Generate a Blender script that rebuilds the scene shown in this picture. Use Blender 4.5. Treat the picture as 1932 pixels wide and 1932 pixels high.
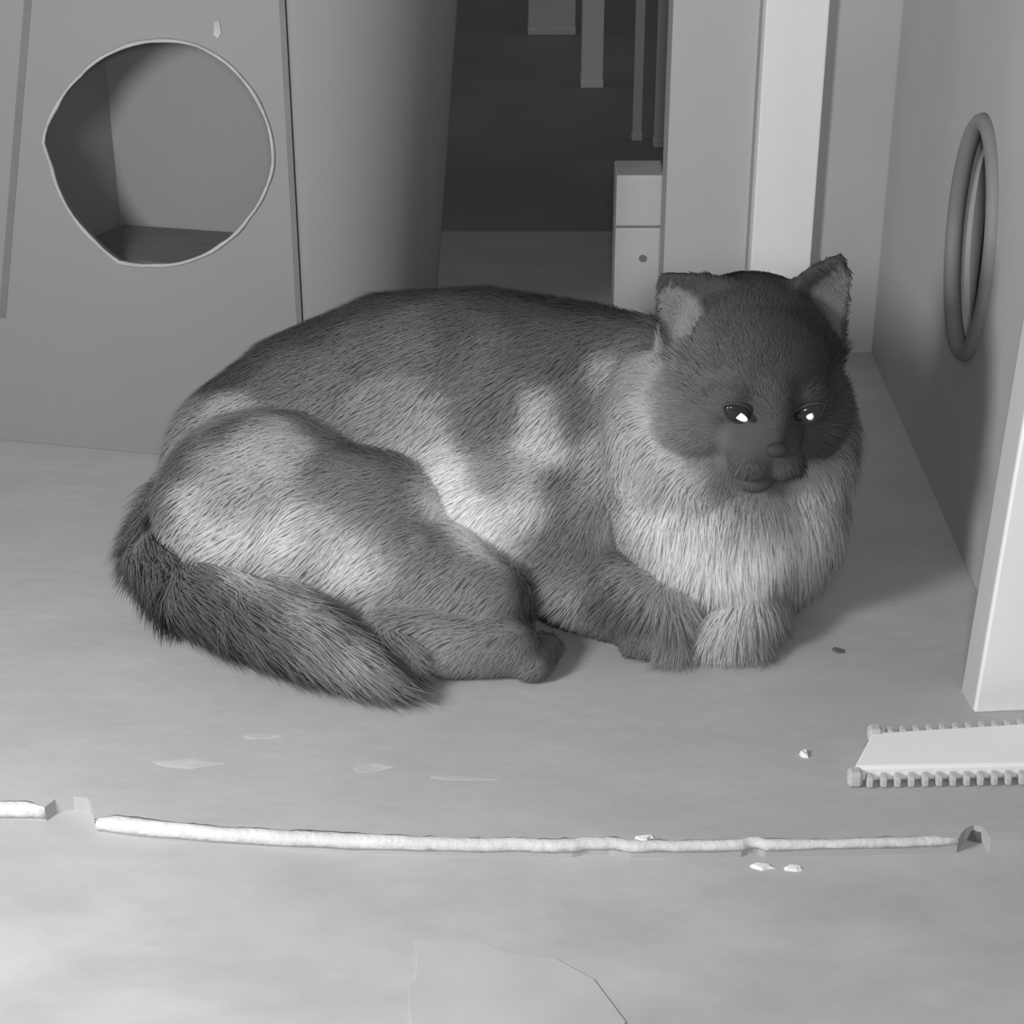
import bpy, bmesh, math, random
import numpy as np
from mathutils import Vector, Matrix, noise
from mathutils.bvhtree import BVHTree

for o in list(bpy.data.objects):
    bpy.data.objects.remove(o)
scene = bpy.context.scene
C = scene.collection
random.seed(4)
rng = np.random.default_rng(7)

# ------------------------------------------------------------------ camera
FPX = 3605.0                       # focal length in pixels of the 1932 frame
PITCH = math.radians(27.0)
CAM = Vector((0.0, -1.10, 0.68))
cd = bpy.data.cameras.new('camera')
cd.sensor_width = 36.0
cd.lens = 36.0 * FPX / 1932.0
cd.clip_start = 0.02
cam = bpy.data.objects.new('camera', cd)
C.objects.link(cam)
cam.location = CAM
cam.rotation_euler = (math.pi / 2 - PITCH, 0, 0)
scene.camera = cam

# ------------------------------------------------------------------ light
world = bpy.data.worlds.new('world')
scene.world = world
world.use_nodes = True
bg = world.node_tree.nodes['Background']
bg.inputs[0].default_value = (1, 1, 1, 1)
bg.inputs[1].default_value = 0.18


def area_light(name, loc, target, size, energy):
    ld = bpy.data.lights.new(name, 'AREA')
    ld.shape = 'DISK'
    ld.size = size
    ld.energy = energy
    o = bpy.data.objects.new(name, ld)
    C.objects.link(o)
    o.location = loc
    o.rotation_euler = (Vector(target) - Vector(loc)).to_track_quat('-Z', 'Y').to_euler()
    return o


area_light('infrared_lamp', (-0.60, -0.62, 0.52), (0.20, 0.50, 0.15), 0.22, 8.6)
area_light('camera_lamp', (0.03, -1.14, 0.73), (0.10, 0.80, 0.15), 0.08, 4.2)

vs = scene.view_settings
vs.view_transform = 'Standard'
vs.look = 'None'
vs.exposure = 0.0
vs.gamma = 1.0
vs.use_curve_mapping = False

# ------------------------------------------------------------------ helpers
FWD = Vector((0, math.cos(PITCH), -math.sin(PITCH)))
UP = Vector((0, math.sin(PITCH), math.cos(PITCH)))
RIGHT = Vector((1, 0, 0))


def ray(px, py):
    return FWD + RIGHT * ((px - 966) / FPX) + UP * ((966 - py) / FPX)


def at_z(px, py, z=0.0):
    d = ray(px, py)
    return CAM + d * ((z - CAM.z) / d.z)


def at_y(px, py, y):
    d = ray(px, py)
    return CAM + d * ((y - CAM.y) / d.y)


def at_x(px, py, x):
    d = ray(px, py)
    return CAM + d * ((x - CAM.x) / d.x)


def at_plane(px, py, p0, n):
    d = ray(px, py)
    return CAM + d * ((Vector(p0) - CAM).dot(n) / d.dot(n))


def new_mat(name, value, rough=0.75, var=0.08, scale=12.0, bump=0.0, bscale=300.0, stretch=(1, 1, 1),
            spec=0.25, metallic=0.0, fine=0.0, fscale=160.0):
    m = bpy.data.materials.new(name)
    m.use_nodes = True
    nt = m.node_tree
    b = nt.nodes['Principled BSDF']
    b.inputs['Roughness'].default_value = rough
    b.inputs['Specular IOR Level'].default_value = spec
    b.inputs['Metallic'].default_value = metallic
    tc = nt.nodes.new('ShaderNodeTexCoord')
    mp = nt.nodes.new('ShaderNodeMapping')
    mp.inputs['Scale'].default_value = stretch
    nt.links.new(tc.outputs['Object'], mp.inputs['Vector'])
    no = nt.nodes.new('ShaderNodeTexNoise')
    no.inputs['Scale'].default_value = scale
    no.inputs['Detail'].default_value = 4
    nt.links.new(mp.outputs['Vector'], no.inputs['Vector'])
    ra = nt.nodes.new('ShaderNodeMapRange')
    ra.inputs['From Min'].default_value = 0.3
    ra.inputs['From Max'].default_value = 0.7
    ra.inputs['To Min'].default_value = value * (1 - var)
    ra.inputs['To Max'].default_value = value * (1 + var)
    nt.links.new(no.outputs['Fac'], ra.inputs['Value'])
    out = ra.outputs['Result']
    if fine > 0:
        n2 = nt.nodes.new('ShaderNodeTexNoise')
        n2.inputs['Scale'].default_value = fscale
        n2.inputs['Detail'].default_value = 3
        nt.links.new(mp.outputs['Vector'], n2.inputs['Vector'])
        r2 = nt.nodes.new('ShaderNodeMapRange')
        r2.inputs['From Min'].default_value = 0.3
        r2.inputs['From Max'].default_value = 0.7
        r2.inputs['To Min'].default_value = 1 - fine
        r2.inputs['To Max'].default_value = 1 + fine
        nt.links.new(n2.outputs['Fac'], r2.inputs['Value'])
        mu = nt.nodes.new('ShaderNodeMath')
        mu.operation = 'MULTIPLY'
        nt.links.new(out, mu.inputs[0])
        nt.links.new(r2.outputs['Result'], mu.inputs[1])
        out = mu.outputs[0]
    nt.links.new(out, b.inputs['Base Color'])
    if bump > 0:
        n3 = nt.nodes.new('ShaderNodeTexNoise')
        n3.inputs['Scale'].default_value = bscale
        n3.inputs['Detail'].default_value = 3
        nt.links.new(mp.outputs['Vector'], n3.inputs['Vector'])
        bp = nt.nodes.new('ShaderNodeBump')
        bp.inputs['Strength'].default_value = bump
        bp.inputs['Distance'].default_value = 0.002
        nt.links.new(n3.outputs['Fac'], bp.inputs['Height'])
        nt.links.new(bp.outputs['Normal'], b.inputs['Normal'])
    return m


M = {}
M['base_board'] = new_mat('base_board', 0.45, 0.7, 0.06, 9, 0.15, 40, (1, 2.2, 1), fine=0.03, fscale=60)
M['lower_floor'] = new_mat('lower_floor', 0.47, 0.7, 0.10, 11, 0.2, 30, (1, 1.8, 1), fine=0.03, fscale=50)
M['torn_paper'] = new_mat('torn_paper', 0.68, 0.8, 0.08, 40, 0.5, 250)
M['carton'] = new_mat('carton', 0.245, 0.75, 0.03, 6, 0.05, 80)
M['carton_rim'] = new_mat('carton_rim', 0.40, 0.8, 0.12, 60, 0.4, 200)
M['carton_score'] = new_mat('carton_score', 0.17, 0.85, 0.06, 30)
M['carton_inside'] = new_mat('carton_inside', 0.235, 0.8, 0.03, 6)
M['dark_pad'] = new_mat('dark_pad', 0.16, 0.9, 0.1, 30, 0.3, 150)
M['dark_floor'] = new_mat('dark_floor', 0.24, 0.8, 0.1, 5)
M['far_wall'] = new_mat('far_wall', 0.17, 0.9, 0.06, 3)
M['white_trim'] = new_mat('white_trim', 0.92, 0.55, 0.03, 5, 0.05, 60, (3, 3, 0.4))
M['grey_trim'] = new_mat('grey_trim', 0.53, 0.6, 0.03, 5, 0.05, 60, (3, 3, 0.4))
M['side_wall'] = new_mat('side_wall', 0.47, 0.75, 0.05, 7, 0.08, 40)
M['ring'] = new_mat('ring', 0.24, 0.6, 0.08, 20)
M['leg_pale'] = new_mat('leg_pale', 0.85, 0.6, 0.04, 10)
M['leg_grey'] = new_mat('leg_grey', 0.66, 0.6, 0.04, 10)
M['scuff'] = new_mat('scuff', 0.505, 0.8, 0.1, 60)
M['flap'] = new_mat('flap', 0.49, 0.75, 0.06, 20)
M['crumb'] = new_mat('crumb', 0.85, 0.8, 0.1, 50)
M['dark_crumb_notch_shade'] = new_mat('dark_crumb_notch_shade', 0.12, 0.8, 0.1, 50)  # real dark crumb, and the dark that stands for shade in the notch


def mesh_obj(name, verts, faces, mat, parent=None, smooth=False, bevel=0.0, seg=2):
    me = bpy.data.meshes.new(name)
    me.from_pydata([tuple(v) for v in verts], [], faces)
    bm = bmesh.new()
    bm.from_mesh(me)
    bmesh.ops.recalc_face_normals(bm, faces=bm.faces)
    if bevel > 0:
        es = [e for e in bm.edges if len(e.link_faces) == 2 and e.calc_face_angle(0) > 0.6]
        bmesh.ops.bevel(bm, geom=es, offset=bevel, segments=seg, affect='EDGES', profile=0.5, clamp_overlap=True)
    bm.to_mesh(me)
    bm.free()
    if smooth:
        for p in me.polygons:
            p.use_smooth = True
    me.materials.append(mat)
    o = bpy.data.objects.new(name, me)
    C.objects.link(o)
    if parent:
        o.parent = parent
    return o


def prism(poly, z0, z1):
    """vertical prism over an (x, y) outline"""
    n = len(poly)
    v = [(p[0], p[1], z0) for p in poly] + [(p[0], p[1], z1) for p in poly]
    f = [tuple(range(n)), tuple(range(n, 2 * n))]
    for i in range(n):
        j = (i + 1) % n
        f.append((i, j, n + j, n + i))
    return v, f


def box(name, x0, x1, y0, y1, z0, z1, mat, parent=None, bevel=0.0015):
    v, f = prism([(x0, y0), (x1, y0), (x1, y1), (x0, y1)], z0, z1)
    return mesh_obj(name, v, f, mat, parent, bevel=bevel)


def tag(o, label, cat, group=None):
    o['label'] = label
    o['category'] = cat
    if group:
        o['group'] = group
    return o


def struct(o, label=None):
    o['kind'] = 'structure'
    if label:
        o['label'] = label
    return o


def empty(name, loc):
    o = bpy.data.objects.new(name, None)
    C.objects.link(o)
    o.location = loc
    o.empty_display_size = 0.05
    return o


def adopt(o, parent):
    o.parent = parent
    o.matrix_parent_inverse = Matrix.Translation(-parent.location)


def tube(path, radii, n=8, closed=False, ref=None):
    """swept round tube; returns verts, faces"""
    P_ = [Vector(p) for p in path]
    m = len(P_)
    v, f = [], []
    for i, p in enumerate(P_):
        a = P_[(i - 1) % m] if (closed or i > 0) else p
        b = P_[(i + 1) % m] if (closed or i < m - 1) else p
        t = (b - a).normalized()
        rv = ref if ref is not None else (Vector((0, 0, 1)) if abs(t.z) < 0.9 else Vector((0, 1, 0)))
        s = t.cross(rv).normalized()
        u = s.cross(t)
        r = radii[i] if hasattr(radii, '__len__') else radii
        for k in range(n):
            w = 2 * math.pi * k / n
            v.append(p + s * (r * math.cos(w)) + u * (r * math.sin(w)))
    for i in range(m if closed else m - 1):
        j = (i + 1) % m
        for k in range(n):
            l = (k + 1) % n
            f.append((i * n + k, i * n + l, j * n + l, j * n + k))
    if not closed:
        f.append(tuple(range(n)))
        f.append(tuple(range((m - 1) * n, m * n)))
    return v, f


def plate_with_hole(origin, du, dn, u0, u1, z0, z1, hole, thick, name, mat, parent=None):
    """upright plate in the (du, z) plane with an opening; hole = [(u, z)] points"""
    hu = sum(p[0] for p in hole) / len(hole)
    hz = sum(p[1] for p in hole) / len(hole)
    hp = sorted([(math.atan2(z - hz, u - hu), u, z) for u, z in hole])
    angs = [h[0] for h in hp]
    rad = [math.hypot(h[1] - hu, h[2] - hz) for h in hp]

    def rat(a):
        return float(np.interp(a, angs, rad, period=2 * math.pi))
    A = list(np.linspace(-math.pi, math.pi, 96, endpoint=False))
    for cu, cz in ((u0, z0), (u1, z0), (u1, z1), (u0, z1)):
        A.append(math.atan2(cz - hz, cu - hu))
    A = sorted(set(A))
    inner, outer = [], []
    for a in A:
        c, s = math.cos(a), math.sin(a)
        r = rat(a)
        inner.append((hu + r * c, hz + r * s))
        ts = []
        if c > 1e-9: ts.append((u1 - hu) / c)
        if c < -1e-9: ts.append((u0 - hu) / c)
        if s > 1e-9: ts.append((z1 - hz) / s)
        if s < -1e-9: ts.append((z0 - hz) / s)
        t = min(ts)
        outer.append((hu + t * c, hz + t * s))
    n = len(A)
    O = Vector(origin)

    def pt(q, d):
        return O + du * q[0] + Vector((0, 0, q[1])) + dn * d
    v = [pt(q, 0) for q in inner] + [pt(q, 0) for q in outer] + [pt(q, thick) for q in inner] + [pt(q, thick) for q in outer]
    f = []
    for i in range(n):
        j = (i + 1) % n
        f += [(i, j, n + j, n + i), (2 * n + i, 2 * n + j, 3 * n + j, 3 * n + i),
              (i, j, 2 * n + j, 2 * n + i), (n + i, n + j, 3 * n + j, 3 * n + i)]
    o = mesh_obj(name, v, f, mat, parent)
    return o, [pt(q, 0) for q in inner]


# ------------------------------------------------------------------ floor and base board
LZ = -0.010
struct(box('floor', -2.2, 1.9, -1.6, 2.7, LZ - 0.03, LZ, M['lower_floor'], bevel=0),
       'pale scuffed lower floor in front of the board')

front_px = [(-420, 1512), (-200, 1516), (0, 1520), (84, 1523), (104, 1508), (138, 1502), (166, 1506), (172, 1514),
            (179, 1546), (240, 1553), (300, 1560), (400, 1568), (500, 1575), (600, 1580), (700, 1585), (850, 1588),
            (1000, 1591), (1080, 1592), (1100, 1588), (1150, 1587), (1190, 1593), (1300, 1592), (1400, 1591), (1412, 1586), (1432, 1586),
            (1445, 1591), (1600, 1589), (1700, 1586), (1808, 1583), (1814, 1572), (1822, 1562), (1838, 1556), (1852, 1560),
            (1862, 1571), (1870, 1584), (2000, 1586), (2300, 1590)]
front = [at_z(px, py, 0.0) for px, py in front_px]
outline = [(p.x, p.y) for p in front] + [(front[-1].x, 0.915), (front[0].x, 0.915)]
v, f = prism(outline, LZ, 0.0)
board = mesh_obj('base_board', v, f, M['base_board'])
tag(board, 'wide pale grey board the cat lies on, with torn front edge', 'board')


def torn_edge(i0, i1, amp=0.0020):
    """ragged bare paper along the front of the board"""
    pts = []
    for a, b in zip(front[i0:i1], front[i0 + 1:i1 + 1]):
        n = max(2, int((b - a).length / 0.004))
        for k in range(n):
            pts.append(a.lerp(b, k / n))
    pts.append(front[i1])
    n = len(pts)
    v, f = [], []
    for k, p in enumerate(pts):
        w = noise.noise(Vector((p.x * 60, 1.3, 0))) * amp
        w2 = noise.noise(Vector((p.x * 140, 7.7, 0))) * amp
        fade = min(1, k / 3, (n - 1 - k) / 3)
        t_ = min(1, max(0, (p.x + 0.24) / 0.5))
        lo = -0.0082 + 0.0042 * t_ + 0.0012 * noise.noise(Vector((p.x * 30, 9.1, 0)))
        wide = 0.0030 + 0.0035 * (1 - t_) + 0.0022 * noise.noise(Vector((p.x * 14, 3.1, 0)))
        v += [(p.x, p.y + wide * fade + w2, 0.0002), (p.x, p.y + wide * 0.5 * fade, 0.0012 * fade + w * 0.5),
              (p.x, p.y - 0.0014 * fade + w, 0.0002), (p.x, p.y - 0.0020 * fade + w2, lo * 0.55),
              (p.x, p.y - 0.0006 + w * 0.3, lo), (p.x, p.y + 0.003, lo - 0.0002)]
    r = 6
    for k in range(n - 1):
        for q in range(r):
            s = (q + 1) % r
            f.append((k * r + q, k * r + s, (k + 1) * r + s, (k + 1) * r + q))
    f.append(tuple(range(r)))
    f.append(tuple(range((n - 1) * r, n * r)))
    o = mesh_obj('torn_edge', v, f, M['torn_paper'], board, smooth=True)
    o['label'] = 'bright ragged torn paper edge'
    return o


torn_edge(0, 3)
torn_edge(8, 28)

# dark room floor beyond the board and the far wall
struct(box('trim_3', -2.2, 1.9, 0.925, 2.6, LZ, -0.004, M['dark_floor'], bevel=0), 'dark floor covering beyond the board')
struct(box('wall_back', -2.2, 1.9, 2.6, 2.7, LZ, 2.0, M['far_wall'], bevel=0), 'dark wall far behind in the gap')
struct(box('gap_shade_panel', -1.2, 1.6, 0.66, 1.15, 0.63, 0.66, M['far_wall'], bevel=0), 'dark panel added above the gap to shade it, out of view')  # unseen panel added to block ambient light and keep the gap dark

# ------------------------------------------------------------------ carton with round hole
F0 = Vector((-0.433, 0.369, 0.0))
DU = Vector((1, -0.215, 0)).normalized()
DN = Vector((0.215, 1, 0)).normalized()          # into the carton
carton = empty('carton', (-0.30, 0.50, 0.0))
tag(carton, 'grey cardboard carton with a round hole cut in its front', 'carton')
HOLE_PX = [(82, 265), (108, 200), (150, 145), (215, 97), (290, 77), (370, 85), (430, 120), (480, 178), (508, 240), (516, 310),
           (500, 362), (470, 410), (420, 460), (370, 487), (290, 500), (225, 494), (180, 455), (130, 395), (97, 310)]


def on_front(px, py, off=0.0):
    return at_plane(px, py, F0 + DN * off, DN)


hole = []
for px, py in HOLE_PX:
    p = on_front(px, py)
    hole.append(((p - F0).dot(DU), p.z))
corner_u = (Vector((-0.168, 0.312, 0)) - F0).dot(DU)
TOPZ = 0.47
fp, rim_pts = plate_with_hole(F0, DU, DN, -0.34, corner_u, 0.0005, TOPZ, hole, 0.005, 'front_panel', M['carton'])
adopt(fp, carton)
# ragged paper rim round the hole
rr = [0.0012 + 0.0012 * abs(noise.noise(Vector((p.x * 40, p.z * 40, 2)))) for p in rim_pts]
v, f = tube([p - DN * 0.0008 for p in rim_pts], rr, 6, True, DN)
o = mesh_obj('hole_rim', v, f, M['carton_rim'], smooth=True)
o['label'] = 'paler ragged cut edge of the hole'
adopt(o, carton)
# small loose paper nick above the hole and a tab inside it at the left
p = on_front(410, 58)
nick = [on_front(x, y, -0.0008) for x, y in ((404, 40), (414, 40), (417, 62), (411, 74), (403, 66))]
v = [q for q in nick] + [q + DN * 0.0012 for q in nick]
f = [tuple(range(5)), tuple(range(5, 10))] + [(i, (i + 1) % 5, 5 + (i + 1) % 5, 5 + i) for i in range(5)]
o = mesh_obj('paper_nick', v, f, M['carton_rim']); adopt(o, carton)


def score(pa, pb, w=0.0030):
    a, b = on_front(*pa, -0.0004), on_front(*pb, -0.0004)
    d = (b - a).normalized()
    s = DU * w
    v = [a - s, a + s, b + s, b - s]
    v = [q for q in v] + [q + DN * 0.0008 for q in v]
    f = [(0, 1, 2, 3), (4, 5, 6, 7), (0, 1, 5, 4), (1, 2, 6, 5), (2, 3, 7, 6), (3, 0, 4, 7)]
    o = mesh_obj('score_line', v, f, M['carton_score'])
    adopt(o, carton)


score((62, -120), (4, 600))
# curved panel turning away on the right, starting with the folded crease
cor = F0 + DU * corner_u


def bez(t, a, b, c, d):
    return a * (1 - t) ** 3 + b * 3 * t * (1 - t) ** 2 + c * 3 * t * t * (1 - t) + d * t ** 3


NZ, NT = 14, 28
v, f = [], []
for side in (0, 1):
    for iz in range(NZ + 1):
        z = TOPZ * iz / NZ
        end = Vector((-0.073 + 0.085 * z, 0.440, 0))
        c1 = cor + DU * 0.055
        c2 = Vector((-0.079 + 0.075 * z, 0.338, 0))
        for it in range(NT + 1):
            t = it / NT
            p = bez(t, cor, c1, c2, end)
            q = bez(min(1, t + 0.01), cor, c1, c2, end) - bez(max(0, t - 0.01), cor, c1, c2, end)
            nrm = Vector((-q.y, q.x, 0)).normalized()
            groove = 0.0035 * math.exp(-(t / 0.022) ** 2)
            p = p + nrm * (groove + (0.005 if side else 0))
            v.append((p.x, p.y, max(z, 0.0005)))
K = (NZ + 1) * (NT + 1)
idx = lambda s, iz, it: s * K + iz * (NT + 1) + it
for iz in range(NZ):
    for it in range(NT):
        for s in (0, 1):
            f.append((idx(s, iz, it), idx(s, iz, it + 1), idx(s, iz + 1, it + 1), idx(s, iz + 1, it)))
for iz in range(NZ):
    for it in (0, NT):
        f.append((idx(0, iz, it), idx(0, iz + 1, it), idx(1, iz + 1, it), idx(1, iz, it)))
for it in range(NT):
    for iz in (0, NZ):
        f.append((idx(0, iz, it), idx(0, iz, it + 1), idx(1, iz, it + 1), idx(1, iz, it)))
o = mesh_obj('curved_side_panel', v, f, M['carton'], smooth=True)
adopt(o, carton)
# score line along that fold
a = cor - DN * 0.0002
v, f = prism([(a.x - 0.0022, a.y + 0.0003), (a.x + 0.0022, a.y - 0.0006), (a.x + 0.0022, a.y + 0.003), (a.x - 0.0022, a.y + 0.003)], 0.0006, TOPZ - 0.001)
o = mesh_obj('score_line', v, f, M['carton_score']); adopt(o, carton)
# inside of the carton
DEPTH = 0.10
B0 = F0 + DN * DEPTH
ic = at_plane(212, 260, B0, DN)                       # inner back corner
iu = (ic - B0).dot(DU)


def plate(a, b, th_dir, th, z0, z1, name, mat):
    a, b = Vector(a), Vector(b)
    v, f = prism([(a.x, a.y), (b.x, b.y), (b.x + th_dir.x * th, b.y + th_dir.y * th), (a.x + th_dir.x * th, a.y + th_dir.y * th)], z0, z1)
    o = mesh_obj(name, v, f, mat)
    adopt(o, carton)
    return o


plate(B0 + DU * iu, B0 + DU * (corner_u + 0.03), DN, 0.005, 0.0005, TOPZ, 'back_panel', M['carton_inside'])
lw = F0 + DU * ((on_front(40, 280) - F0).dot(DU)) + DN * 0.005
bl = B0 + DU * iu
plate(lw, bl, -DU, 0.005, 0.0005, TOPZ, 'inner_side_panel', M['carton_inside'])
plate(cor + DN * 0.012, B0 + DU * (corner_u + 0.028), -DU, 0.005, 0.0005, TOPZ, 'inner_side_panel', M['carton_inside'])
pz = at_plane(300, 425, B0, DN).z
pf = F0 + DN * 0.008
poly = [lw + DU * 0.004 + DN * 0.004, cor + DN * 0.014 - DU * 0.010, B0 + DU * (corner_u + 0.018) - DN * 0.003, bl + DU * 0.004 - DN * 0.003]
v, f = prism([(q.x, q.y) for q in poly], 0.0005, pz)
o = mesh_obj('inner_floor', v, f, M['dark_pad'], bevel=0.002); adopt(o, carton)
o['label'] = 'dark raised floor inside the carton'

# ------------------------------------------------------------------ uprights behind the cat, right wall
YT = 0.56


def x_at(px, py, y):
    return at_y(px, py, y).x


xa = x_at(1252, 500, YT); xb = x_at(1406, 490, YT); xc = x_at(1413, 490, YT) + 0.0005; xd = x_at(1526, 490, YT)
v, f = prism([(xa, YT), (xb, YT), (xb + 0.001, YT + 0.005), (xc, YT + 0.005), (xc, YT + 0.05), (xa, YT + 0.05)], 0.0, 0.62)
struct(mesh_obj('trim_1', v, f, M['grey_trim']), 'grey flat upright board left of the white one')
struct(box('trim_2', xc, xd, YT - 0.012, YT + 0.05, 0.0, 0.62, M['white_trim']), 'bright white upright board behind the cat\'s head')
XW = 0.337
struct(box('wall_back_right', xd + 0.001, XW + 0.012, YT + 0.004, YT + 0.05, 0.0, 0.62, M['side_wall'], bevel=0), 'grey wall strip in the corner beside the white upright')
hc = at_x(1838, 452, XW)
hole2 = []
for k in range(40):
    a = 2 * math.pi * k / 40
    hole2.append((hc.y + 0.058 * math.cos(a), hc.z + 0.086 * math.sin(a)))
wr, rim2 = plate_with_hole((XW, 0, 0), Vector((0, 1, 0)), Vector((1, 0, 0)), 0.02, YT + 0.003, 0.0005, 0.62, hole2, 0.012, 'wall_right', M['side_wall'])
struct(wr, 'grey side wall at the right with an oval opening')
v, f = tube([p + Vector((-0.001, 0, 0)) for p in rim2], 0.0065, 10, True, Vector((1, 0, 0)))
ring = mesh_obj('hole_ring', v, f, M['ring'], wr, smooth=True)
ring['label'] = 'dark rounded ring lining the opening'

# ------------------------------------------------------------------ things in the gap and behind the opening
def leg(name, x0, x1, ybase_px, label, mat, group=None, top=0.75, depth=0.04, cat='leg'):
    b = at_z((x0 + x1) / 2, ybase_px, -0.004)
    xl, xr = x_at(x0, ybase_px, b.y), x_at(x1, ybase_px, b.y)
    root = empty(name, ((xl + xr) / 2, b.y + depth / 2, -0.004))
    tag(root, label, cat, group)
    o = box('shaft', xl, xr, b.y, b.y + depth, 0.004, top, mat)
    adopt(o, root)
    o = box('foot_cap', xl - 0.0008, xr + 0.0008, b.y - 0.0008, b.y + depth + 0.0008, -0.004, 0.006, mat, bevel=0.001)
    adopt(o, root)
    return root


leg('furniture_leg', 997, 1085, 66, 'wide grey furniture leg, farthest of those standing in the dark gap', M['leg_grey'], depth=0.06)
leg('furniture_leg', 1097, 1137, 166, 'pale narrow furniture leg beside the wide grey one in the gap', M['leg_pale'])
leg('furniture_leg', 1193, 1210, 266, 'thin grey rod, left of the two thin rods in the gap', M['leg_grey'], depth=0.012)
leg('furniture_leg', 1234, 1253, 279, 'thin pale rod next to the grey upright board', M['leg_pale'], depth=0.012)

# stub of two stacked blocks in front of them
yb = 0.66
blk = empty('stub_post', (x_at(1205, 560, yb), yb + 0.025, 0))
tag(blk, 'short grey post of two blocks beside the grey upright board', 'post')
xl, xr = x_at(1158, 560, yb), x_at(1246, 560, yb)
z0, z1, z2 = 0.0, at_y(1205, 427, yb).z, at_y(1205, 331, yb).z
o = box('lower_block', xl, xr, yb, yb + 0.05, z0, z1 - 0.002, M['leg_grey']); adopt(o, blk)
o = box('upper_block', xl, xr, yb, yb + 0.05, z1, z2, M['leg_grey']); adopt(o, blk)
s = at_y(1212, 487, yb)
v, f = tube([s + Vector((0, -0.002, 0)), s + Vector((0, 0.002, 0))], 0.0035, 12)
o = mesh_obj('screw_head', v, f, M['ring']); adopt(o, blk)
o['label'] = 'dark screw head'

# pale slat behind the oval opening, and the dark side beyond it
sl = at_x(1829, 560, 0.37)
o = box('slat', 0.362, 0.372, sl.y - 0.012, sl.y + 0.014, LZ, 0.30, M['leg_pale'])
tag(o, 'pale upright slat seen through the oval opening', 'slat')
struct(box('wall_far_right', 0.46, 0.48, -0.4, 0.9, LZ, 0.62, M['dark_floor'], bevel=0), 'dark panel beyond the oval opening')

# ------------------------------------------------------------------ near right: upright white board and notched strip
nb = at_z(1839, 1345, 0.0)
fb = at_z(1818, 1302, 0.0)
ub = empty('upright_board', (nb.x + 0.05, nb.y + 0.01, 0))
tag(ub, 'white upright board with grey edge standing at the far right', 'board')
v, f = prism([(nb.x, nb.y), (nb.x + 0.14, nb.y + 0.01), (nb.x + 0.14, nb.y + 0.045), (fb.x, fb.y)], 0.0, 0.52)
top = []
v = [(q[0] + 0.035 * q[2], q[1], q[2]) for q in v]
o = mesh_obj('face_board', v, f, M['white_trim'], bevel=0.0012); adopt(o, ub)
v, f = prism([(nb.x - 0.0008, nb.y + 0.003), (nb.x + 0.001, nb.y + 0.003), (fb.x + 0.001, fb.y), (fb.x - 0.0012, fb.y)], 0.0, 0.519)
v = [(q[0] + 0.035 * q[2], q[1], q[2]) for q in v]
o = mesh_obj('edge_band', v, f, M['grey_trim']); adopt(o, ub)

st = empty('notched_strip', at_z(1750, 1480, 0.0))
tag(st, 'flat white strip with small teeth along its edges, lying at the right', 'strip')
HS = 0.012
c = [at_z(1592, 1488, 0.001), at_z(2050, 1478, 0.001), at_z(2050, 1352, HS), at_z(1632, 1374, HS)]
c[2].y += 0.0
pl = [(c[0].x + 0.006, c[0].y + 0.007), (c[1].x, c[1].y + 0.006), (c[1].x, c[2].y - 0.004), (c[3].x + 0.004, c[3].y - 0.004)]
v, f = prism(pl, 0.001, HS)
o = mesh_obj('plate', v, f, M['white_trim'], bevel=0.002); adopt(o, st)
tooth_me = None
def tooth(x, y, z, sx, sy, sz, name='tooth'):
    global tooth_me
    if tooth_me is None:
        bm = bmesh.new()
        bmesh.ops.create_cube(bm, size=1.0)
        bmesh.ops.bevel(bm, geom=list(bm.edges), offset=0.22, segments=1, affect='EDGES')
        tooth_me = bpy.data.meshes.new('tooth')
        bm.to_mesh(tooth_me); bm.free()
        tooth_me.materials.append(M['torn_paper'])
    o = bpy.data.objects.new(name, tooth_me)
    C.objects.link(o)
    o.location = (x, y, z)
    o.scale = (sx, sy, sz)
    adopt(o, st)
    return o
a, b = Vector((pl[0][0], pl[0][1], 0)), Vector((pl[1][0], pl[1][1], 0))
for k in range(14):
    q = a + (b - a).normalized() * (0.010 + k * 0.0085)
    tooth(q.x, q.y - 0.003, 0.0042, 0.0042, 0.009, 0.0078)
a, b = Vector((pl[3][0], pl[3][1], 0)), Vector((pl[2][0], pl[2][1], 0))
for k in range(12):
    q = a + (b - a).normalized() * (0.012 + k * 0.0085)
    tooth(q.x, q.y + 0.003, 0.0085, 0.0042, 0.008, 0.0065)
tooth(pl[0][0] + 0.001, pl[0][1] - 0.002, 0.006, 0.009, 0.010, 0.011, 'corner_knob')
tooth(pl[3][0] + 0.002, pl[3][1] + 0.002, 0.0095, 0.009, 0.010, 0.010, 'corner_knob')

# ------------------------------------------------------------------ crumbs, and a dark lump for the notch shade
def chip(px, py, sx, sy, sz, rot, mat, label, z=0.0, cat='scrap'):
    p = at_z(px, py, z)
    n = 9
    rr_ = [1 + 0.3 * random.uniform(-1, 1) for _ in range(n)]
    low, mid = [], []
    for k in range(n):
        a = 2 * math.pi * k / n
        x, y = sx * rr_[k] * math.cos(a), sy * rr_[k] * math.sin(a)
        ca, sa = math.cos(rot), math.sin(rot)
        low.append((p.x + x * ca - y * sa, p.y + x * sa + y * ca, z))
        mid.append((p.x + 0.7 * (x * ca - y * sa), p.y + 0.7 * (x * sa + y * ca), z + sz * random.uniform(0.6, 1)))
    v = low + mid
    f = [tuple(range(n)), tuple(range(n, 2 * n))] + [(i, (i + 1) % n, n + (i + 1) % n, n + i) for i in range(n)]
    o = mesh_obj('paper_scrap' if mat != M['dark_crumb_notch_shade'] else 'dark_crumb_notch_shade', v, f, mat)
    if label is None:
        o.name = 'scuff'
        o.parent = board
        return
    tag(o, label, cat)


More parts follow.
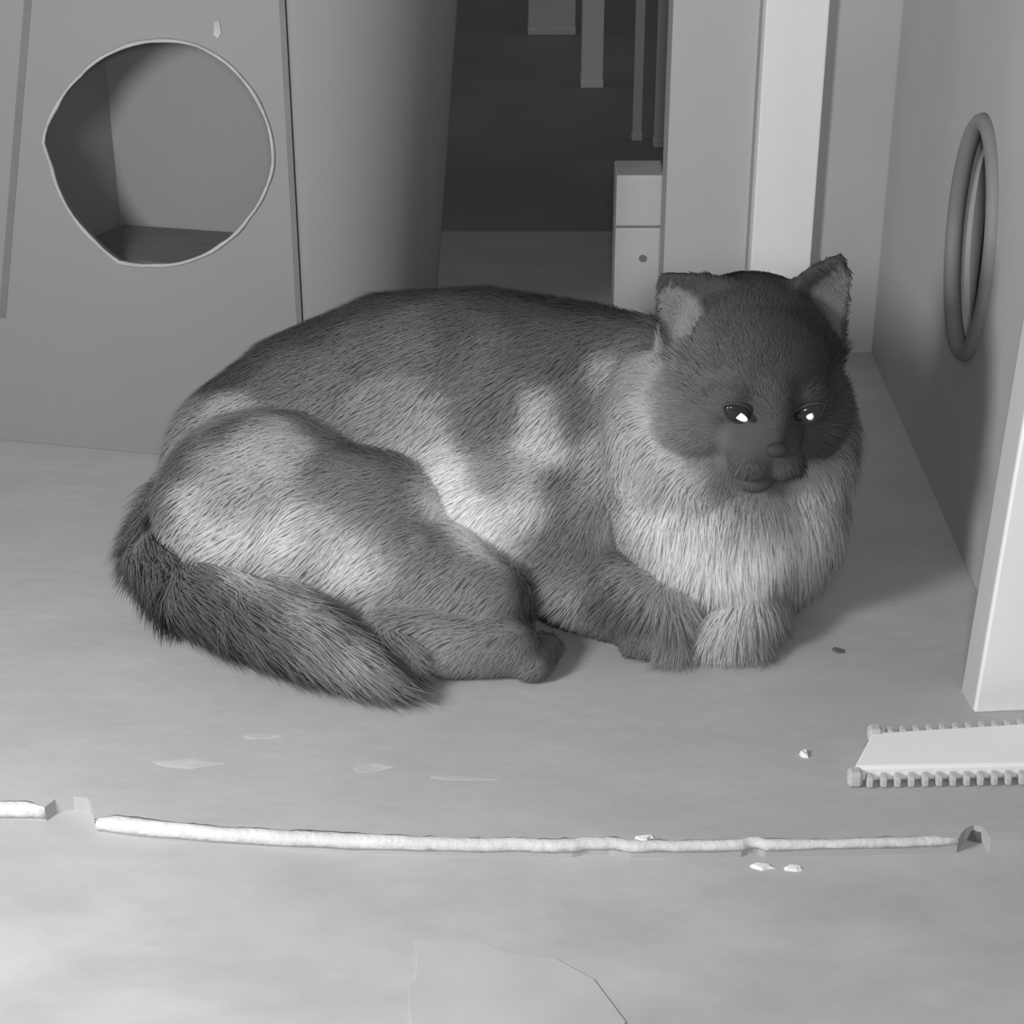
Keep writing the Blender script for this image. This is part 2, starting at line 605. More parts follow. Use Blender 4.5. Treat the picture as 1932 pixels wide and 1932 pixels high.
chip(495, 1387, 0.015, 0.004, 0.00025, 0.05, M['scuff'], None, 0.0001)
chip(880, 1468, 0.020, 0.003, 0.00025, -0.05, M['scuff'], None, 0.0001)
chip(700, 1450, 0.012, 0.005, 0.00025, 0.1, M['scuff'], None, 0.0001)
chip(350, 1440, 0.022, 0.006, 0.00025, 0.0, M['scuff'], None, 0.0001)
fl_px = [(783, 1772), (830, 1782), (905, 1779), (960, 1800), (1050, 1812), (1120, 1850), (1180, 1930), (1150, 2010), (900, 2040), (790, 2010), (776, 1930), (772, 1862), (784, 1850), (788, 1815)]
fp_ = [at_z(x, y, LZ) for x, y in fl_px]
v, f = prism([(q.x, q.y) for q in fp_], LZ + 0.0001, LZ + 0.0009)
paper = mesh_obj('paper_layer', v, f, M['flap'])
paper.parent = bpy.data.objects['floor']
paper['label'] = 'thin torn paper layer stuck on the floor'
chip(1518, 1424, 0.0026, 0.0035, 0.003, 0.3, M['crumb'], 'tiny bright crumb left of the notched strip', cat='crumb')
chip(1581, 1229, 0.0045, 0.004, 0.002, 0.1, M['dark_crumb_notch_shade'], 'small dark crumb on the board right of the chest', cat='crumb')
chip(1838, 1578, 0.0095, 0.0065, 0.008, 0.0, M['dark_crumb_notch_shade'], 'added dark lump standing for shade in the board edge notch at right', LZ, cat='lump')  # lump added so the notch looks shaded; its dark colour replaces shadow
chip(1434, 1636, 0.0075, 0.003, 0.002, -0.15, M['crumb'], 'longer pale paper scrap below the board edge', LZ)
chip(1498, 1639, 0.0050, 0.003, 0.0018, 0.1, M['crumb'], 'shorter pale paper scrap below the board edge', LZ)
chip(1216, 1588, 0.006, 0.003, 0.004, 0.1, M['crumb'], 'small white paper scrap sticking to the board edge', -0.002)

# ------------------------------------------------------------------ the cat
def blob(bm, c, r, rot=None, sub=3):
    m = Matrix.Translation(Vector(c))
    if rot is not None:
        m = m @ rot.to_4x4()
    m = m @ Matrix.Diagonal((r[0], r[1], r[2], 1)) if hasattr(r, '__len__') else m @ Matrix.Scale(r, 4)
    bmesh.ops.create_icosphere(bm, subdivisions=sub, radius=1.0, matrix=m)


def limb(bm, pts, rad, step=0.35):
    for (a, ra), (b, rb) in zip(zip(pts, rad), zip(pts[1:], rad[1:])):
        a, b = Vector(a), Vector(b)
        n = max(2, int((b - a).length / (min(ra, rb) * step)))
        for k in range(n + 1):
            t = k / n
            blob(bm, a.lerp(b, t), ra + (rb - ra) * t, sub=2)


bm = bmesh.new()
# trunk
SPINE = [(-0.195, 0.165, 0.068, 0.060, 0.085, 0.069), (-0.150, 0.180, 0.084, 0.068, 0.088, 0.083), (-0.085, 0.188, 0.098, 0.078, 0.092, 0.095),
         (-0.020, 0.182, 0.103, 0.078, 0.090, 0.096), (0.050, 0.155, 0.106, 0.074, 0.083, 0.092), (0.105, 0.128, 0.110, 0.066, 0.075, 0.084)]
for a_, b_ in zip(SPINE, SPINE[1:]):
    for k in range(5):
        q = [x + (y - x) * k / 5 for x, y in zip(a_, b_)]
        blob(bm, q[:3], q[3:])
blob(bm, (0.010, 0.120, 0.070), (0.100, 0.075, 0.068))
# near haunch and thigh
blob(bm, (-0.165, 0.100, 0.070), (0.085, 0.070, 0.072))
blob(bm, (-0.115, 0.075, 0.062), (0.085, 0.055, 0.062))
limb(bm, [(-0.11, 0.07, 0.06), (-0.050, 0.045, 0.044), (-0.018, 0.03, 0.036)], [0.055, 0.042, 0.032])
# hind foot
limb(bm, [(-0.075, 0.010, 0.026), (-0.040, -0.006, 0.022), (0.000, -0.004, 0.020)], [0.024, 0.022, 0.020])
for i in range(4):
    blob(bm, (0.014 + 0.003 * i, -0.017 + 0.0095 * i, 0.012), (0.013, 0.0062, 0.0115), sub=2)
# near foreleg folded in front of the chest
limb(bm, [(0.050, 0.110, 0.100), (0.035, 0.072, 0.055), (0.050, 0.052, 0.036)], [0.045, 0.036, 0.030])
limb(bm, [(0.038, 0.052, 0.036), (0.070, 0.040, 0.032), (0.098, 0.032, 0.026)], [0.030, 0.030, 0.025])
for i in range(4):
    blob(bm, (0.080 + 0.011 * i, 0.014 + 0.002 * abs(i - 1.5), 0.012), (0.0066, 0.012, 0.0115), sub=2)
# far forepaw tucked under the chest
limb(bm, [(0.165, 0.08, 0.05), (0.160, 0.045, 0.025), (0.150, 0.030, 0.018)], [0.035, 0.026, 0.018])
for i in range(4):
    blob(bm, (0.133 + 0.011 * i, 0.020 + 0.002 * abs(i - 1.5), 0.011), (0.0066, 0.011, 0.0105), sub=2)
# chest, neck and ruff
blob(bm, (0.135, 0.090, 0.085), (0.070, 0.065, 0.080))
blob(bm, (0.148, 0.062, 0.082), (0.054, 0.042, 0.066))
blob(bm, (0.140, 0.085, 0.140), (0.074, 0.064, 0.062))
blob(bm, (0.104, 0.080, 0.140), (0.042, 0.050, 0.060))
blob(bm, (0.195, 0.085, 0.130), (0.036, 0.045, 0.062))
blob(bm, (0.185, 0.085, 0.080), (0.044, 0.050, 0.066))
# tail, curling round the near side
TAIL = [(-0.222, 0.200, 0.050), (-0.246, 0.150, 0.040), (-0.247, 0.100, 0.034), (-0.220, 0.055, 0.032), (-0.180, 0.026, 0.030),
        (-0.140, 0.000, 0.026), (-0.106, -0.022, 0.020), (-0.076, -0.040, 0.012)]
limb(bm, TAIL, [0.028, 0.026, 0.027, 0.028, 0.027, 0.024, 0.016, 0.005])

# head: local frame x = viewer's right, y = out of the face, z = up
HC = Vector((0.156, 0.062, 0.190))
yaw, hpitch, roll = math.radians(11), math.radians(-4), math.radians(5)
hf = Vector((math.sin(yaw) * math.cos(hpitch), -math.cos(yaw) * math.cos(hpitch), math.sin(hpitch)))
hr = Vector((math.cos(yaw), math.sin(yaw), 0))
hu = hr.cross(hf).normalized()
if hu.z < 0:
    hu = -hu
hr2 = hr * math.cos(roll) - hu * math.sin(roll)
hu2 = hu * math.cos(roll) + hr * math.sin(roll)
hr, hu = hr2, hu2
HM = Matrix((hr, hf, hu)).transposed()


def H(x, y, z):
    return HC + hr * x + hf * y + hu * z


def hb(x, y, z, rx, ry, rz):
    blob(bm, H(x, y, z), (rx, ry, rz), HM, sub=3)


hb(0, -0.006, 0.012, 0.058, 0.054, 0.054)          # skull
hb(0, 0.020, 0.022, 0.043, 0.034, 0.036)           # forehead
for s in (-1, 1):
    hb(s * 0.034, 0.012, -0.018, 0.030, 0.033, 0.034)   # cheeks
    hb(s * 0.0110, 0.057, -0.034, 0.0150, 0.0155, 0.0130)  # whisker pads
    hb(s * 0.024, 0.040, 0.002, 0.0170, 0.0130, 0.0150)  # eye region
    hb(s * 0.022, 0.047, 0.0105, 0.0140, 0.0080, 0.0055)  # brow
hb(0, 0.042, -0.024, 0.026, 0.025, 0.026)          # muzzle
hb(0, 0.043, -0.051, 0.0145, 0.0145, 0.0125)       # chin
limb(bm, [H(0, 0.048, 0.014), H(0, 0.056, -0.004), H(0, 0.062, -0.018)], [0.0125, 0.0105, 0.0080])


EARS = []


def ear(bm, b_in, b_out, tip, face, cup, th):
    """curved triangular ear shell between an inner and an outer root; face = direction the open side looks"""
    b_in, b_out, tip = Vector(b_in), Vector(b_out), Vector(tip)
    base = (b_in + b_out) / 2
    w = (b_in - b_out).length / 2
    ax = tip - base
    ac = (b_in - b_out).normalized()
    fc = Vector(face).normalized()
    EARS.append((np.array(base), np.array(ax), np.array(ac), np.array(fc), w))
    n, m = 12, 10
    front, back = [], []
    for i in range(-2, n + 1):
        t = i / n
        tt = max(t, 0)
        half = w * (1 - tt ** 1.35) + 0.003
        for j in range(m + 1):
            s = -1 + 2 * j / m
            p = base + ax * t + ac * (half * s) + fc * (cup * (s * s - 0.6) * (1 - 0.75 * tt))
            front.append(bm.verts.new(p + fc * th * 0.5))
            back.append(bm.verts.new(p - fc * th * 0.5))
    W = m + 1
    N_ = n + 2
    for i in range(N_):
        for j in range(m):
            a, b, c, d = i * W + j, i * W + j + 1, (i + 1) * W + j + 1, (i + 1) * W + j
            bm.faces.new((front[a], front[b], front[c], front[d]))
            bm.faces.new((back[d], back[c], back[b], back[a]))
    for j in range(m):
        bm.faces.new((front[j + 1], front[j], back[j], back[j + 1]))
        k = N_ * W + j
        bm.faces.new((front[k], front[k + 1], back[k + 1], back[k]))
    for i in range(N_):
        a, b = i * W, (i + 1) * W
        bm.faces.new((front[a], front[b], back[b], back[a]))
        a, b = i * W + m, (i + 1) * W + m
        bm.faces.new((front[b], front[a], back[a], back[b]))


FL = (hf * 0.90 - hr * 0.42 - hu * 0.05).normalized()
FR = (hf * 0.93 + hr * 0.36).normalized()
ear(bm, H(-0.006, -0.004, 0.060), H(-0.054, 0.008, 0.016), at_y(1244, 519, 0.060), FL, 0.010, 0.0085)
ear(bm, H(0.016, -0.004, 0.058), H(0.055, 0.004, 0.018), at_y(1596, 482, 0.066), FR, 0.010, 0.0080)
bmesh.ops.recalc_face_normals(bm, faces=bm.faces)
raw = bpy.data.meshes.new('cat_raw')
bm.to_mesh(raw)
bm.free()
tmp = bpy.data.objects.new('cat_raw', raw)
C.objects.link(tmp)
md = tmp.modifiers.new('remesh', 'REMESH')
md.mode = 'VOXEL'
md.voxel_size = 0.0032
md.use_smooth_shade = True
sm = tmp.modifiers.new('smooth', 'SMOOTH')
sm.factor = 0.5
sm.iterations = 7
dg = bpy.context.evaluated_depsgraph_get()
body_me = bpy.data.meshes.new_from_object(tmp.evaluated_get(dg))
bpy.data.objects.remove(tmp)
body_me.name = 'body'
nv = len(body_me.vertices)
co = np.empty(nv * 3)
body_me.vertices.foreach_get('co', co)
co = co.reshape(-1, 3)
co[:, 2] = np.maximum(co[:, 2], 0.0006)
body_me.vertices.foreach_set('co', co.ravel())
body_me.update()
vn = np.empty(nv * 3)
body_me.vertices.foreach_get('normal', vn)
vn = vn.reshape(-1, 3)

# ---- coat pattern: patches of light and dark hair spread over the body from marked spots
bvh = BVHTree.FromPolygons([Vector(c_) for c_ in co], [tuple(p.vertices) for p in body_me.polygons])
COAT = [
    # dark saddle
    (300, 790, .20), (400, 725, .17), (500, 670, .16), (600, 620, .16), (720, 570, .17), (850, 545, .19), (1000, 570, .17), (1130, 585, .17),
    (700, 650, .24), (800, 640, .27), (900, 650, .24), (1050, 680, .20), (1100, 760, .21), (960, 760, .24), (600, 740, .27), (650, 820, .30),
    (640, 900, .32), (700, 930, .31), (760, 1010, .31), (560, 700, .24), (1180, 620, .22), (740, 880, .32), (820, 1030, .31),
    # pale flank streaks
    (740, 760, .36), (790, 800, .45), (800, 850, .58), (840, 880, .66), (880, 950, .72), (910, 1010, .72), (870, 900, .70), (950, 880, .40), (930, 800, .26),
    (1040, 770, .56), (1035, 850, .62), (1005, 950, .64), (980, 1050, .60), (1070, 900, .27), (1060, 1000, .25),
    # haunch
    (350, 830, .38), (410, 850, .42), (440, 790, .48), (480, 830, .53), (530, 860, .52), (500, 920, .44), (370, 950, .56), (340, 1000, .48), (430, 930, .44),
    (450, 1010, .60), (540, 1000, .62), (620, 1000, .52), (470, 1070, .52), (600, 1090, .50), (680, 1060, .66), (720, 1040, .56),
    (310, 900, .36), (290, 980, .30), (560, 1150, .46), (640, 1150, .50), (700, 1140, .46), (740, 1180, .28), (650, 1190, .36),
    # hind leg and foot
    (800, 1120, .36), (900, 1110, .36), (850, 1180, .38), (920, 1170, .36), (960, 1240, .30), (880, 1270, .34), (1030, 1230, .26), (740, 1262, .60), (640, 1240, .46),
    # dark foreleg
    (1100, 940, .34), (1080, 1010, .27), (1050, 1060, .25), (1120, 1060, .28), (1150, 1120, .17), (1200, 1170, .17), (1030, 1150, .16), (1080, 1105, .40),
    (1180, 1220, .22), (1255, 1215, .36), (1100, 1200, .24), (1010, 1110, .20), (1090, 1180, .32),
    # ruff and bib
    (1185, 690, .50), (1160, 760, .42), (1150, 850, .46), (1190, 830, .55), (1205, 715, .46), (1190, 900, .62), (1240, 950, .68), (1150, 1000, .52), (1130, 930, .42),
    (1200, 1020, .55), (1320, 1000, .72), (1400, 1060, .78), (1440, 1020, .74), (1280, 1060, .72), (1300, 1110, .66), (1380, 1140, .60), (1350, 1200, .50),
    (1560, 900, .52), (1530, 960, .58), (1500, 1050, .52), (1590, 880, .46), (1520, 1120, .42), (1190, 1080, .46), (1230, 1110, .42), (1460, 1190, .36), (1220, 640, .36),
    # mask
    (1400, 520, .12), (1450, 560, .13), (1480, 640, .12), (1540, 660, .12), (1400, 640, .15), (1370, 700, .18), (1300, 690, .21), (1280, 740, .22), (1300, 790, .22),
    (1340, 770, .19), (1330, 830, .28), (1278, 825, .32), (1390, 860, .17), (1440, 900, .15), (1430, 935, .24), (1500, 870, .13), (1500, 820, .13),
    (1570, 700, .13), (1580, 770, .15), (1550, 840, .16), (1450, 770, .15), (1370, 895, .22), (1330, 868, .27), (1450, 700, .14), (1410, 800, .15), (1590, 640, .14),
    (1250, 885, .48), (1290, 915, .58), (1230, 845, .44), (1340, 968, .62), (1225, 785, .40), (1228, 720, .40), (1212, 820, .50), (1215, 760, .46), (1430, 968, .66), (1246, 790, .62), (1250, 745, .56), (1262, 858, .66), (1240, 825, .62), (1300, 895, .64), (1255, 700, .50), (1440, 860, .13), (1600, 835, .28), (1592, 870, .46), (1545, 900, .52), (1505, 968, .60),
    # tail
    (240, 960, .24), (225, 1030, .19), (245, 1090, .18), (300, 1120, .17), (330, 1160, .16), (420, 1170, .18), (400, 1210, .18), (500, 1200, .22), (500, 1250, .22),
    (560, 1290, .24), (600, 1270, .26), (680, 1290, .27), (740, 1315, .24), (580, 1220, .34), (280, 1060, .22),
]
cp, cv = [], []
for px, py, val in COAT:
    d = ray(px, py).normalized()
    h = bvh.ray_cast(CAM, d)
    if h[0] is None:
        h = bvh.find_nearest(CAM + d * 1.30)
    cp.append(h[0])
    cv.append(val)
for p_, val in [((-0.06, 0.28, 0.1), .17), ((0.06, 0.23, 0.1), .18), ((-0.2, 0.25, 0.07), .18), ((0.16, 0.14, 0.2), .14), ((0.2, 0.1, 0.2), .14), ((0.1, 0.12, 0.2), .24),
                 (H(0, 0.058, -0.054), .15), (H(-0.012, 0.068, -0.036), .17), (H(0.012, 0.068, -0.036), .13), (H(0, 0.062, -0.008), .14), (H(-0.018, 0.05, -0.045), .22), (H(0.018, 0.05, -0.045), .16)]:
    cp.append(Vector(p_)); cv.append(val)
cp = np.array([tuple(p_) for p_ in cp])
cv = np.array(cv)


def coat(P_):
    out = np.empty(len(P_))
    for a in range(0, len(P_), 20000):
        q = P_[a:a + 20000]
        d2 = ((q[:, None, :] - cp[None]) ** 2).sum(2)
        dm = d2.min(1, keepdims=True)
        w = np.exp(-(d2 - dm) / (2 * 0.0125 ** 2)) / (1 + d2 / 0.012 ** 2)
        out[a:a + 20000] = (w * cv).sum(1) / w.sum(1)
    return out


def ear_coords(P_, e_):
    base, ax, ac, fc, w = e_
    inv = np.linalg.inv(np.column_stack([ax, ac, fc]))
    q = (P_ - base) @ inv.T
    half = w * (1 - np.clip(q[:, 0], 0, 1) ** 1.35) + 0.003
    return q[:, 0], q[:, 1] / half, q[:, 2]


def ear_inside(P_, N_):
    """0..1: pale hollow of the ears"""
    res = np.zeros(len(P_))
    for k, e_ in enumerate(EARS):
        t, a, d = ear_coords(P_, e_)
        lo, hi = ((-0.84, 0.24), (-0.80, 0.55))[k]
        ins = np.clip((a - lo) / 0.15, 0, 1) * np.clip((hi - a) / 0.2, 0, 1) * np.clip((t + 0.05) / 0.15, 0, 1) * np.clip((0.86 - t) / 0.06, 0, 1)
        ins *= (np.abs(d) < 0.014) * np.clip((N_ @ e_[3] - 0.05) / 0.3, 0, 1)
        res = np.maximum(res, ins)
    return res


def ear_zone(P_):
    res = np.zeros(len(P_))
    for e_ in EARS:
        t, a, d = ear_coords(P_, e_)
        res = np.maximum(res, ((t > 0.05) & (t < 1.2) & (np.abs(a) < 1.25) & (np.abs(d) < 0.016)).astype(float))
    return res


def coat_full(P_, N_):
    c_ = coat(P_)
    ez = ear_zone(P_)
    c_ = c_ * (1 - ez) + np.minimum(c_, 0.12) * ez
    ei = ear_inside(P_, N_)
    c_ = c_ * (1 - ei) + np.where(P_[:, 0] > HC.x, 0.25, 0.35) * ei
    return np.clip(c_ * (0.78 + 0.50 * c_), 0.02, 0.85)


base_val = coat_full(co, vn)
attr = body_me.color_attributes.new('coat', 'FLOAT_COLOR', 'POINT')
attr.data.foreach_set('color', np.column_stack([base_val] * 3 + [np.ones(nv)]).ravel().astype(np.float32))


def coat_mat(name, gain, rough=0.9, translucent=0.0):
    m = bpy.data.materials.new(name)
    m.use_nodes = True
    nt = m.node_tree
    b = nt.nodes['Principled BSDF']
    b.inputs['Roughness'].default_value = rough
    b.inputs['Specular IOR Level'].default_value = 0.1
    at = nt.nodes.new('ShaderNodeAttribute')
    at.attribute_name = 'coat'
    no = nt.nodes.new('ShaderNodeTexNoise')
    no.inputs['Scale'].default_value = 90
    tc = nt.nodes.new('ShaderNodeTexCoord')
    nt.links.new(tc.outputs['Object'], no.inputs['Vector'])
    mr = nt.nodes.new('ShaderNodeMapRange')
    mr.inputs['To Min'].default_value = gain * 0.88
    mr.inputs['To Max'].default_value = gain * 1.12
    nt.links.new(no.outputs['Fac'], mr.inputs['Value'])
    vm = nt.nodes.new('ShaderNodeVectorMath')
    vm.operation = 'SCALE'
    nt.links.new(at.outputs['Color'], vm.inputs[0])
    nt.links.new(mr.outputs['Result'], vm.inputs['Scale'])
    nt.links.new(vm.outputs['Vector'], b.inputs['Base Color'])
    if translucent > 0:
        tr = nt.nodes.new('ShaderNodeBsdfTranslucent')
        nt.links.new(vm.outputs['Vector'], tr.inputs['Color'])
        mx = nt.nodes.new('ShaderNodeMixShader')
        mx.inputs[0].default_value = translucent
        nt.links.new(b.outputs[0], mx.inputs[1])
        nt.links.new(tr.outputs[0], mx.inputs[2])
        nt.links.new(mx.outputs[0], nt.nodes['Material Output'].inputs['Surface'])
    return m


M['skin'] = coat_mat('cat_skin', 0.62)
M['fur'] = coat_mat('cat_fur', 1.08, translucent=0.4)
for p_ in body_me.polygons:
    p_.use_smooth = True
body_me.materials.clear()
body_me.materials.append(M['skin'])
cat = empty('cat', (0.0, 0.10, 0.0))
tag(cat, 'long-haired cat with dark face and pale ruff lying on the board', 'cat')
body = bpy.data.objects.new('body', body_me)
C.objects.link(body)
adopt(body, cat)

# ---- fur: tapered hairs combed along the coat
tri = []
for p_ in body_me.polygons:
    vv = p_.vertices
    tri.append((vv[0], vv[1], vv[2]))
    if len(vv) == 4:
        tri.append((vv[0], vv[2], vv[3]))
tri = np.array(tri)
A_, B_, C_ = co[tri[:, 0]], co[tri[:, 1]], co[tri[:, 2]]
area = np.linalg.norm(np.cross(B_ - A_, C_ - A_), axis=1) / 2
cen = (A_ + B_ + C_) / 3
hd = np.linalg.norm(cen - np.array(HC), axis=1)
dens = area * (cen[:, 2] > 0.003) * (1 + 2.2 * (hd < 0.075) + 1.5 * ((cen[:, 2] < 0.035) & (cen[:, 0] > -0.06)))
NH = 220000
pick = rng.choice(len(tri), NH, p=dens / dens.sum())
u_, w_ = rng.random(NH), rng.random(NH)
fl = u_ + w_ > 1
u_[fl], w_[fl] = 1 - u_[fl], 1 - w_[fl]
root = A_[pick] + (B_ - A_)[pick] * u_[:, None] + (C_ - A_)[pick] * w_[:, None]
nrm = vn[tri[pick, 0]] * (1 - u_ - w_)[:, None] + vn[tri[pick, 1]] * u_[:, None] + vn[tri[pick, 2]] * w_[:, None]
nrm /= np.linalg.norm(nrm, axis=1, keepdims=True)

tail_p = np.array(TAIL)
tail_d = np.diff(tail_p, axis=0)
tmid = (tail_p[1:] + tail_p[:-1]) / 2
hc_ = np.array(HC)
hfv, hrv, huv = np.array(hf), np.array(hr), np.array(hu)
rel = root - hc_
hx, hy, hz = rel @ hrv, rel @ hfv, rel @ huv
headw = np.clip((0.080 - np.sqrt(hx ** 2 + hy ** 2 + (hz / 1.05) ** 2)) / 0.010, 0, 1)
headw = np.maximum(headw, np.clip((0.034 - np.linalg.norm(root - np.array(H(0, 0.046, -0.040)), axis=1)) / 0.008, 0, 1))
dt = np.linalg.norm(root[:, None, :] - tmid[None], axis=2)
ti = dt.argmin(1)
tailw = np.clip((0.040 - dt.min(1)) / 0.008, 0, 1) * (root[:, 1] < 0.17)
tailw *= np.clip((-0.06 - root[:, 0]) / 0.01, 0, 1)
chestw = np.clip((root[:, 0] - 0.085) / 0.03, 0, 1) * np.clip((0.16 - root[:, 1]) / 0.03, 0, 1) * (1 - headw)
flow = np.tile(np.array([-0.75, -0.10, -0.55]), (NH, 1))
flow[:, 2] -= 0.6 * np.clip((root[:, 0] - 0.0) / 0.1, 0, 1)
ruff = rel / (np.linalg.norm(rel, axis=1, keepdims=True) + 1e-6) * 0.6 + np.array([0, -0.1, -1.0])
flow = flow * (1 - chestw)[:, None] + ruff * chestw[:, None]
facef = np.stack([hx, np.zeros(NH), hz + 0.012], 1)
face_flow = hrv * (hx / 0.03)[:, None] + huv * (np.where(hz > -0.014, (hz + 0.014) / 0.03, (hz + 0.014) / 0.02))[:, None] - hfv * 0.8
flow = flow * (1 - headw)[:, None] + face_flow * headw[:, None]
tf = tail_d[ti] / np.linalg.norm(tail_d[ti], axis=1, keepdims=True)
flow = flow * (1 - tailw)[:, None] + tf * tailw[:, None]


def wob(P_, s, k):
    return np.sin(P_[:, 0] * s + 1.7 * k + 2.1 * np.sin(P_[:, 1] * s * 0.7 + k)) * np.cos(P_[:, 2] * s * 0.9 + 2.3 * k + 1.3 * np.sin(P_[:, 0] * s * 0.6))


flow = flow / (np.linalg.norm(flow, axis=1, keepdims=True) + 1e-9)
flow += 0.20 * np.stack([wob(root, 95, 1), wob(root, 95, 2), wob(root, 95, 3)], 1)
flow += 0.10 * rng.normal(size=(NH, 3))
tan = flow - nrm * (flow * nrm).sum(1, keepdims=True)
tan /= np.linalg.norm(tan, axis=1, keepdims=True) + 1e-9
ear_z = ear_zone(root)
low = np.clip(1 - root[:, 2] / 0.03, 0, 1)
pawz = ((root[:, 0] > -0.05) & (root[:, 2] < 0.035)).astype(float)
length = 0.019 + 0.010 * chestw + 0.012 * tailw
edge = np.clip((np.abs(hx + 0.004) - 0.034) / 0.016, 0, 1) * np.clip((0.035 - hz) / 0.02, 0, 1)
length = length * (1 - headw) + (0.0065 + 0.0115 * edge) * headw
mz = np.linalg.norm(root - np.array(H(0, 0.052, -0.030)), axis=1)
length = length * np.clip(0.62 + (mz - 0.024) / 0.05, 0.62, 1)
length = np.where(ear_z > 0, 0.0055, length)
length = np.where((pawz > 0) & (chestw < 0.5), 0.007, length)
length *= rng.uniform(0.65, 1.15, NH)
lift = 0.30 + 0.10 * rng.normal(size=NH) + tailw * (0.26 + 0.16 * rng.normal(size=NH)) + 0.06 * chestw - 0.05 * headw
lift = np.clip(lift, 0.08, 0.8)
d0 = tan + nrm * (lift + 0.25)[:, None]
d0 /= np.linalg.norm(d0, axis=1, keepdims=True)
d1 = tan + nrm * lift[:, None] * 0.5 + np.array([0, 0, -0.15])
d1 /= np.linalg.norm(d1, axis=1, keepdims=True)
p0 = root - nrm * 0.0008
p1 = p0 + d0 * (length * 0.45)[:, None]
p2 = p1 + d1 * (length * 0.55)[:, None]
for q in (p1, p2):
    q[:, 2] = np.maximum(q[:, 2], 0.0012)
view = np.array(CAM)[None] - root
side = np.cross(d1, nrm)
side /= np.linalg.norm(side, axis=1, keepdims=True) + 1e-9
wd = np.where(headw > 0.5, 0.00036, 0.00044) * rng.uniform(0.7, 1.3, NH)
verts = np.empty((NH, 5, 3))
verts[:, 0] = p0 - side * wd[:, None]
verts[:, 1] = p0 + side * wd[:, None]
verts[:, 2] = p1 + side * (wd * 0.85)[:, None]
verts[:, 3] = p1 - side * (wd * 0.85)[:, None]
verts[:, 4] = p2
# keep the eyes and the nose clear of hair
LAMP = Vector((-0.60, -0.62, 0.52))
EYES, EYE_N = [], []
for s in (-1, 1):
    g = H(s * 0.0235, 0.09, -0.001)
    hit = bvh.ray_cast(g, -hf)
    EYES.append(hit[0] if hit[0] is not None else H(s * 0.0225, 0.05, -0.001))
    EYE_N.append((hit[1] if hit[1] is not None else hf))
keep = np.ones(NH, bool)
for e_ in EYES:
    keep &= np.linalg.norm(root - np.array(e_), axis=1) > 0.0085
    keep &= np.linalg.norm(p2 - np.array(e_), axis=1) > 0.0080
keep &= np.linalg.norm(root - np.array(H(0, 0.068, -0.018)), axis=1) > 0.0075
verts, hn, hroot = verts[keep], nrm[keep], root[keep]
n_h = len(verts)
hv = coat_full(hroot, hn) * rng.uniform(0.93, 1.07, n_h)
fm = bpy.data.meshes.new('fur')
fm.vertices.add(n_h * 5)
fm.vertices.foreach_set('co', verts.reshape(-1).astype(np.float32))
q0 = np.arange(n_h) * 5
loops = np.empty((n_h, 7), np.int32)
loops[:, 0], loops[:, 1], loops[:, 2], loops[:, 3] = q0, q0 + 1, q0 + 2, q0 + 3
loops[:, 4], loops[:, 5], loops[:, 6] = q0 + 3, q0 + 2, q0 + 4
fm.loops.add(n_h * 7)
fm.loops.foreach_set('vertex_index', loops.ravel())
starts = np.empty((n_h, 2), np.int32)
starts[:, 0] = np.arange(n_h) * 7
starts[:, 1] = starts[:, 0] + 4
fm.polygons.add(n_h * 2)
fm.polygons.foreach_set('loop_start', starts.ravel())
fm.update(calc_edges=True)
fm.validate()
fa = fm.color_attributes.new('coat', 'FLOAT_COLOR', 'POINT')
fc4 = np.repeat(np.column_stack([hv] * 3 + [np.ones(n_h)]), 5, axis=0).astype(np.float32)
fa.data.foreach_set('color', fc4.ravel())
fm.polygons.foreach_set('use_smooth', np.ones(n_h * 2, bool))
fm.normals_split_custom_set_from_vertices(np.repeat(hn, 5, axis=0).tolist())
fm.materials.append(M['fur'])
fur = bpy.data.objects.new('fur', fm)
C.objects.link(fur)
adopt(fur, cat)
fur['kind'] = 'stuff'

# ---- eyes and nose
M['eye'] = new_mat('eye', 0.025, 0.15, 0.1, 200, spec=0.6)
M['tapetum'] = new_mat('tapetum', 0.9, 0.38, 0.02, 200, metallic=1.0)
M['nose'] = new_mat('nose', 0.05, 0.65, 0.1, 200, 0.3, 900)
M['lid'] = new_mat('lid', 0.06, 0.6, 0.1, 200)


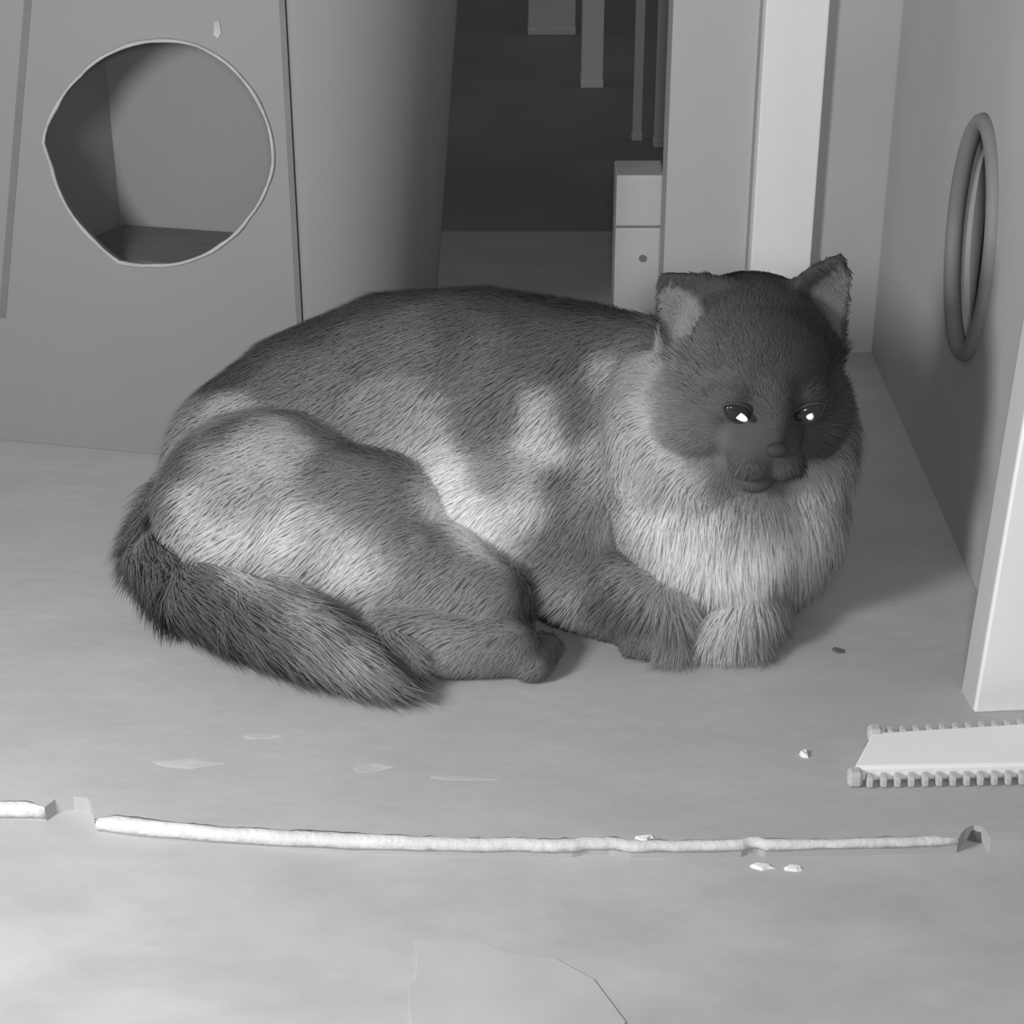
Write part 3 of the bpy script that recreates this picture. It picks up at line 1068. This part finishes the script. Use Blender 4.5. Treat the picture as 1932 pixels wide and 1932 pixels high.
def ball(name, c, r, mat, parent, rot=None, sub=4):
    b_ = bmesh.new()
    blob(b_, (0, 0, 0), r, rot, sub)
    me = bpy.data.meshes.new(name)
    b_.to_mesh(me)
    b_.free()
    for p_ in me.polygons:
        p_.use_smooth = True
    me.materials.append(mat)
    o = bpy.data.objects.new(name, me)
    C.objects.link(o)
    o.location = c
    adopt(o, parent)
    return o


for k, s in enumerate((-1, 1)):
    n_ = (EYE_N[k] * 0.6 + hf * 0.4).normalized()
    # eye opening slants down towards the nose
    ex = (hr - n_ * hr.dot(n_)).normalized()
    ez = ex.cross(n_).normalized()
    if ez.z < 0:
        ez = -ez
    tl = math.radians(24) * s
    ex, ez = ex * math.cos(tl) + ez * math.sin(tl), ez * math.cos(tl) - ex * math.sin(tl)
    EM = Matrix((ex, n_, ez)).transposed()
    cpos = EYES[k] + n_ * 0.0005
    e = ball('eye', cpos, (0.0100, 0.0042, 0.0062), M['eye'], cat, EM)
    # dark lids round the opening
    pts = []
    for q in range(28):
        a = 2 * math.pi * q / 28
        x = 0.0112 * math.cos(a)
        z = 0.0066 * math.sin(a) * (1 - 0.35 * abs(math.cos(a)) ** 3)
        pts.append(cpos + ex * x + ez * z + n_ * (0.0012 - 18 * x * x))
    v, f = tube(pts, 0.0010, 8, True, n_)
    o = mesh_obj('eyelid', v, f, M['lid'], smooth=True)
    adopt(o, cat)
    # shining back of the eye seen through the narrowed pupil
    hv_ = ((CAM - cpos).normalized() + (LAMP - cpos).normalized()).normalized()
    if s > 0:
        hv_ = (hv_ + hr * 0.30).normalized()
    tx = (ex - hv_ * ex.dot(hv_)).normalized()
    PM = Matrix((tx, hv_, hv_.cross(tx) * -1)).transposed()
    sz = (0.0058, 0.0006, 0.0027) if s < 0 else (0.0026, 0.0006, 0.0028)
    pu = ball('pupil', cpos + n_ * 0.0046, sz, M['tapetum'], cat, PM, 3)
    pu.parent = e
    pu.matrix_parent_inverse = (Matrix.Translation(-cat.location) @ Matrix.Translation(e.location)).inverted() @ Matrix.Translation(-cat.location)
    pu.location = (cpos + n_ * 0.0046)
    pu.matrix_parent_inverse = Matrix.Translation(-e.location)
    pu['label'] = 'bright glint of reflected light'
nose = ball('nose', H(0, 0.0700, -0.0190), (0.0075, 0.0045, 0.0050), M['nose'], cat, HM, 3)
